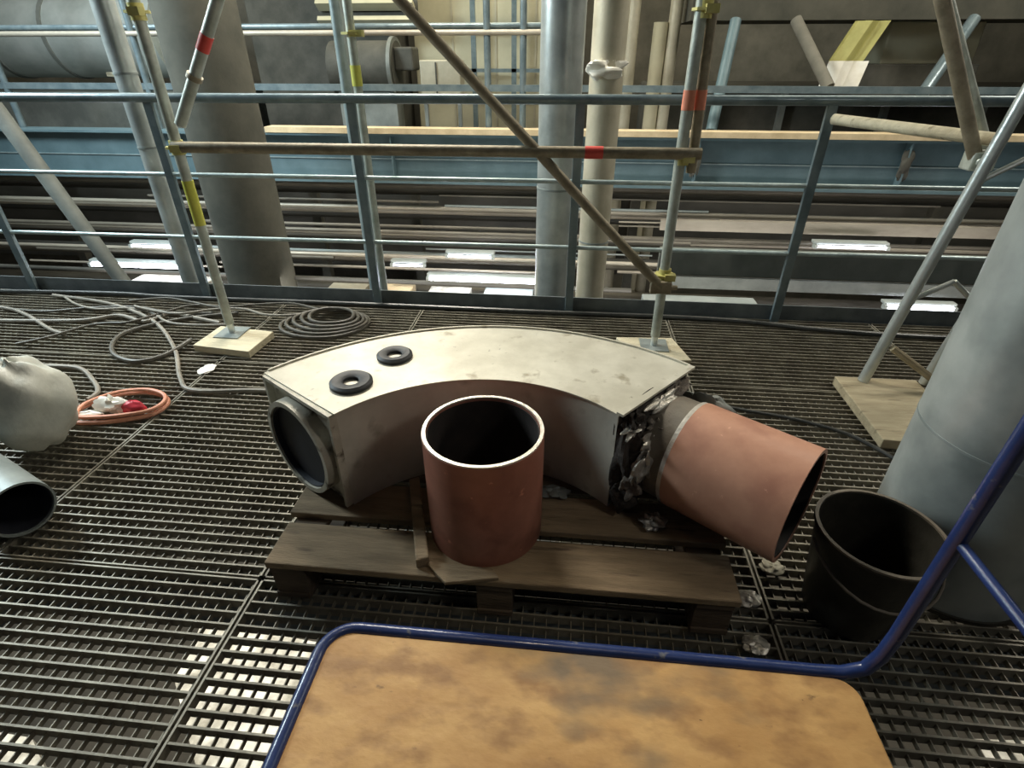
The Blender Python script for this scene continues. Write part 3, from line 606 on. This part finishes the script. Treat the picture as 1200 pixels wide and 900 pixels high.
obj('body', MB().cyl((-2.65, 6.75, 1.22), (-1.93, 6.75, 1.22), 0.26, n=28), 'bg_dark', mo)
obj('foot', MB().b6(-2.6, -1.95, 6.62, 6.88, 0.261, 1.0), 'bg_grey', mo, smooth=False)
obj('terminal_box', MB().b6(-1.93, -1.72, 6.6, 6.88, 1.2, 1.42), 'bg_dark', mo, smooth=False, bevel=0.02)
obj('flange', MB().cyl((-1.98, 6.75, 1.22), (-1.94, 6.75, 1.22), 0.30, n=28), 'bg_grey', mo)
o = thing('white_cabinet', 'small pale cabinet on legs right of the motor block', 'cabinet', (-1.35, 6.6, 0.7))
obj('body', MB().b6(-1.66, -1.22, 6.62, 6.88, 0.95, 1.30), 'beige_clad', o, smooth=False, bevel=0.01)
obj('door_gap', MB().b6(-1.49, -1.475, 6.605, 6.62, 0.97, 1.28), 'bg_dark', o, smooth=False)
for x in (-1.63, -1.25): obj('leg', MB().b6(x - 0.02, x + 0.02, 6.66, 6.70, 0.261, 0.95), 'bg_grey', o, smooth=False)
# long machine casings behind the girder
o = thing('machine_casing', 'long grey machine casing behind the left half of the blue girder', 'machine', (-5.2, 7.2, -1))
obj('body', MB().b6(-8.6, -4.25, 7.0, 8.4, -1.0, 0.95), 'bg_grey', o, smooth=False, bevel=0.03)
obj('duct', MB().cyl((-8.6, 7.6, 1.55), (-5.0, 7.6, 1.55), 0.46, n=36), 'bg_pale', o)
for x in (-8.0, -7.2, -6.4, -5.6): obj('duct_band', MB().cyl((x, 7.6, 1.55), (x + 0.05, 7.6, 1.55), 0.475, n=36), 'bg_grey', o)
obj('duct_elbow', MB().tube([(-5.0, 7.6, 1.55), (-4.75, 7.6, 1.52), (-4.6, 7.6, 1.40), (-4.52, 7.6, 1.2), (-4.5, 7.6, 0.9)], 0.34, 24, 3), 'bg_pale', o)
bx('dark_cabinet', -4.0, -2.2, 7.6, 8.3, -1.0, 2.9, 'bg_dark', 'tall dark cabinet behind the wide dull column', 'cabinet')
o = thing('machine_block', 'broad dark machine block behind the right half of the girder', 'machine', (2.6, 7.2, -1))
obj('body', MB().b6(0.9, 8.5, 7.1, 8.5, -1.0, 1.05), 'bg_dark', o, smooth=False, bevel=0.03)
for x in (1.5, 2.3, 3.4, 4.4): obj('rib', MB().b6(x, x + 0.06, 7.02, 7.1, -1.0, 1.05), 'bg_grey', o, smooth=False)
tag(obj('concrete_girder', MB().b6(1.05, 8.9, 6.2, 7.0, 1.62, 2.6), 'concrete_dark', at=(4, 6.6, 1.62), smooth=False), 'heavy olive grey concrete girder at the top right', 'girder')
o = thing('hanging_cabinet', 'cream and dark cabinet hanging under the concrete girder', 'cabinet', (3.3, 6.8, 1.62))
obj('upper_panel', MB().b6(3.0, 3.85, 6.55, 6.95, 1.27, 1.62), 'cream', o, smooth=False, bevel=0.01)
obj('lower_box', MB().b6(2.78, 3.9, 6.5, 6.9, 0.95, 1.27), 'bg_dark', o, smooth=False, bevel=0.01)
sh = thing('draped_sheet', 'olive and white sheet draped under the concrete girder', 'sheet', (2.5, 6.1, 0.9))
def drape(x0, x1, y, z0, z1, sx, seed):
    mb = MB(); n = 12; vs = []
    for s_ in (0, 0.012):
        for j in range(2):
            for i in range(n + 1):
                t = i / n; z = (z1, z0)[j]
                vs.append((x0 + (x1 - x0) * t - sx * j, y + s_ + 0.035 * math.sin(9 * t + seed) - 0.05 * j, z))
    k = n + 1
    for i in range(n):
        mb.f += [(i, i + 1, k + i + 1, k + i), (2 * k + i, 3 * k + i, 3 * k + i + 1, 2 * k + i + 1), (i, 2 * k + i, 2 * k + i + 1, i + 1), (k + i, k + i + 1, 3 * k + i + 1, 3 * k + i)]
    mb.f += [(0, k, 3 * k, 2 * k), (n, 2 * k + n, 3 * k + n, k + n)]
    mb.v = [Vector(v) for v in vs]; return mb
obj('upper_cloth', drape(2.50, 2.78, 6.12, 1.30, 1.61, 0.16, 1), 'olive_sheet', sh)
obj('lower_cloth', drape(2.34, 2.66, 6.06, 1.07, 1.30, 0.06, 2), 'white_plastic', sh)
for k, (x, m_, lab) in enumerate(((0.55, 'beige_clad', 'nearest the silver column'), (0.82, 'cream', 'middle of three'), (0.95, 'beige_clad', 'farthest from the silver column'))):
    vpipe('cream_riser', x, 6.48, 0.06 + 0.01 * (k == 1), -3.2, (5.9, 1.62, 5.9)[k], m_, 'cream vertical riser pipe right of the columns, ' + lab, 'pipe', 24)
va = thing('valve', 'small cream valve block bolted on the back casing beside the riser pipes', 'valve', (0.3, 6.65, 0.261))
obj('foot', MB().b6(0.25, 0.45, 6.63, 6.85, 0.261, 0.86), 'bg_grey', va, smooth=False)
obj('body', MB().lump((0.35, 6.74, 0.95), (0.14, 0.09, 0.12), 51, 0.2), 'beige_clad', va)
obj('handwheel', MB().tube([(0.40 + 0.09 * math.cos(R(a)), 6.58, 0.95 + 0.09 * math.sin(R(a))) for a in range(0, 360, 30)], 0.014, 8, 2, True), 'bg_grey', va)
br = 'slanting struts between ledge and concrete girder'
for k, (x0, z0, x1, z1, m_, lab) in enumerate(((1.30, 0.74, 1.45, 1.62, 'girder_blue', 'blue grey steep strut right of the taped standard'), (2.25, 1.10, 1.98, 1.62, 'concrete', 'beige strut leaning left under the concrete girder'), (3.05, 1.05, 3.50, 1.62, 'rail_blue', 'blue grey strut leaning right beyond the raking tubes'), (1.05, 0.77, 1.12, 1.62, 'bg_grey', 'wide grey strut right behind the taped standard'))):
    tag(obj('strut', MB().cyl((x0, 5.72, z0), (x1, 6.16, z1), 0.05, n=14), m_, at=(x0, 5.72, z0)), lab, 'strut', br)

# pipe rack below the girder
rk = thing('pipe_rack', 'rack of long horizontal brown and grey pipes below the blue girder', 'pipe rack', (0, 5.9, -3.2))
rows = [(0.20, 0.045, 5.75, 'pipe_brown'), (0.10, 0.06, 6.0, 'pipe_dark'), (0.02, 0.022, 5.5, 'pipe_light'), (-0.035, 0.03, 5.6, 'pipe_light'), (-0.14, 0.055, 5.9, 'pipe_dark'), (-0.20, 0.02, 5.4, 'pipe_brown'),
        (-0.27, 0.03, 5.6, 'pipe_light'), (-0.36, 0.04, 5.8, 'pipe_brown'), (-0.44, 0.02, 5.35, 'pipe_light'), (-0.50, 0.03, 5.6, 'pipe_dark'), (-0.60, 0.03, 5.7, 'pipe_brown'), (-0.95, 0.03, 5.5, 'pipe_dark'), (-1.15, 0.08, 6.2, 'pipe_brown')]
for z, r, y, m_ in rows: obj('pipe', MB().cyl((-8.9, y, z), (8.9, y, z), r, n=14), m_, rk)
rp_ = random.Random(12)
for k in range(16):  # added thin pipes, the pale ones stand in for reflected streaks
    z = 0.16 - 0.055 * k + rp_.uniform(-0.015, 0.015); xa = rp_.uniform(-8.5, 2.5); xb = xa + rp_.uniform(2.0, 6.0); r = rp_.choice((0.008, 0.012, 0.016))
    obj('pipe', MB().cyl((xa, 5.45 + 0.02 * (k % 3), z), (min(xb, 8.8), 5.45 + 0.02 * (k % 3), z), r, n=10), rp_.choice(('pipe_light', 'pipe_brown', 'bg_pale', 'pipe_brown')), rk)
for x in (-6.2, -2.95, -1.75, 0.75, 3.9, 6.5): obj('upright', MB().b6(x - 0.05, x + 0.05, 6.25, 6.35, -3.2, 0.27), 'bg_dark', rk, smooth=False)
for k, (z, h) in enumerate(((-0.05, 0.10), (-0.62, 0.12))): obj('channel', MB().b6(0.9, 8.9, 5.36, 5.40, z - h / 2, z + h / 2), ('pipe_light', 'bg_grey')[k], rk, smooth=False)
bx('back_casing', -8.6, 8.6, 6.6, 6.9, -1.0, 0.26, 'pipe_dark', 'long dark casing behind the pipe rack', 'casing')
tag(obj('edge_channel', MB().b6(0.62, 3.3, 3.55, 3.60, 0.10, 0.27), 'bg_grey', at=(1.9, 3.57, 0.1), smooth=False), 'grey steel channel just beyond the right toe board', 'channel')

# lamps, glowing glint streaks and bright surfaces below
for k, (x0, x1, z, lab) in enumerate(((-5.05, -3.86, -0.575, 'glowing strip lamp below the girder on the left'), (-1.36, -0.25, -0.60, 'glowing strip lamp below the girder left of the silver column'), (3.1, 3.7, -0.72, 'short glowing strip lamp below the girder on the right'), (-1.72, -1.42, -0.47, 'small glowing streak added as a glint between the pipes left of the middle strip lamp'), (-1.15, -0.72, -0.36, 'small glowing streak added as a glint between the pipes above the middle strip lamp'), (-4.5, -3.95, -0.36, 'small glowing streak added as a glint between the pipes above the left strip lamp'), (2.3, 2.9, -0.16, 'small glowing streak added as a glint between the pipes on the right'))):
    o = thing('strip_lamp_or_glint', lab, 'lamp', (x0, 5.15, z), 'strip lamps on the lower level')
    rl = 0.020 if k < 3 else 0.010  # thinner ones are added glow imitating glints, not lamps
    obj('housing', MB().b6(x0 - 0.03, x1 + 0.03, 5.17, 5.25, z + 0.02, z + 0.05), 'bg_pale', o, smooth=False, bevel=0.008)
    obj('lamp_or_glint_tube', MB().cyl((x0, 5.17, z), (x1, 5.17, z), rl, n=14), 'lamp_or_glint_tube', o)
    for x in (x0 - 0.015, x1 + 0.015): obj('end_cap', MB().b6(x - 0.015, x + 0.015, 5.145, 5.2, z - rl - 0.003, z + 0.02), 'bg_pale', o, smooth=False)
tag(obj('conduit', MB().cyl((-8.5, 4.62, -0.415), (0.6, 4.62, -0.44), 0.022, n=14), 'pipe_dark', at=(-4, 4.62, -0.42)), 'dark conduit running just below the strip lamps on the left', 'conduit')
for k, (x0, x1, m_, lab) in enumerate(((-4.6, -3.75, 'pale_slab', 'white worktop below the left strip lamp'), (-2.45, -2.05, 'beige_clad', 'beige crate right of the dull column'), (-1.95, -1.55, 'ledge', 'orange brown crate left of the middle strip lamp'), (-1.38, -0.95, 'pale_slab', 'white worktop below the middle strip lamp'), (-0.8, -0.3, 'bg_pale', 'grey worktop left of the silver column foot'), (0.8, 1.9, 'bg_pale', 'pale worktop below the right half of the girder'))):
    bx('crate' if 'crate' in lab else 'worktop', x0, x1, 4.7, 5.3, -3.2, -0.71 - 0.02 * (k % 2), m_, lab, 'crate' if 'crate' in lab else 'worktop')
print('bars', bars_total)
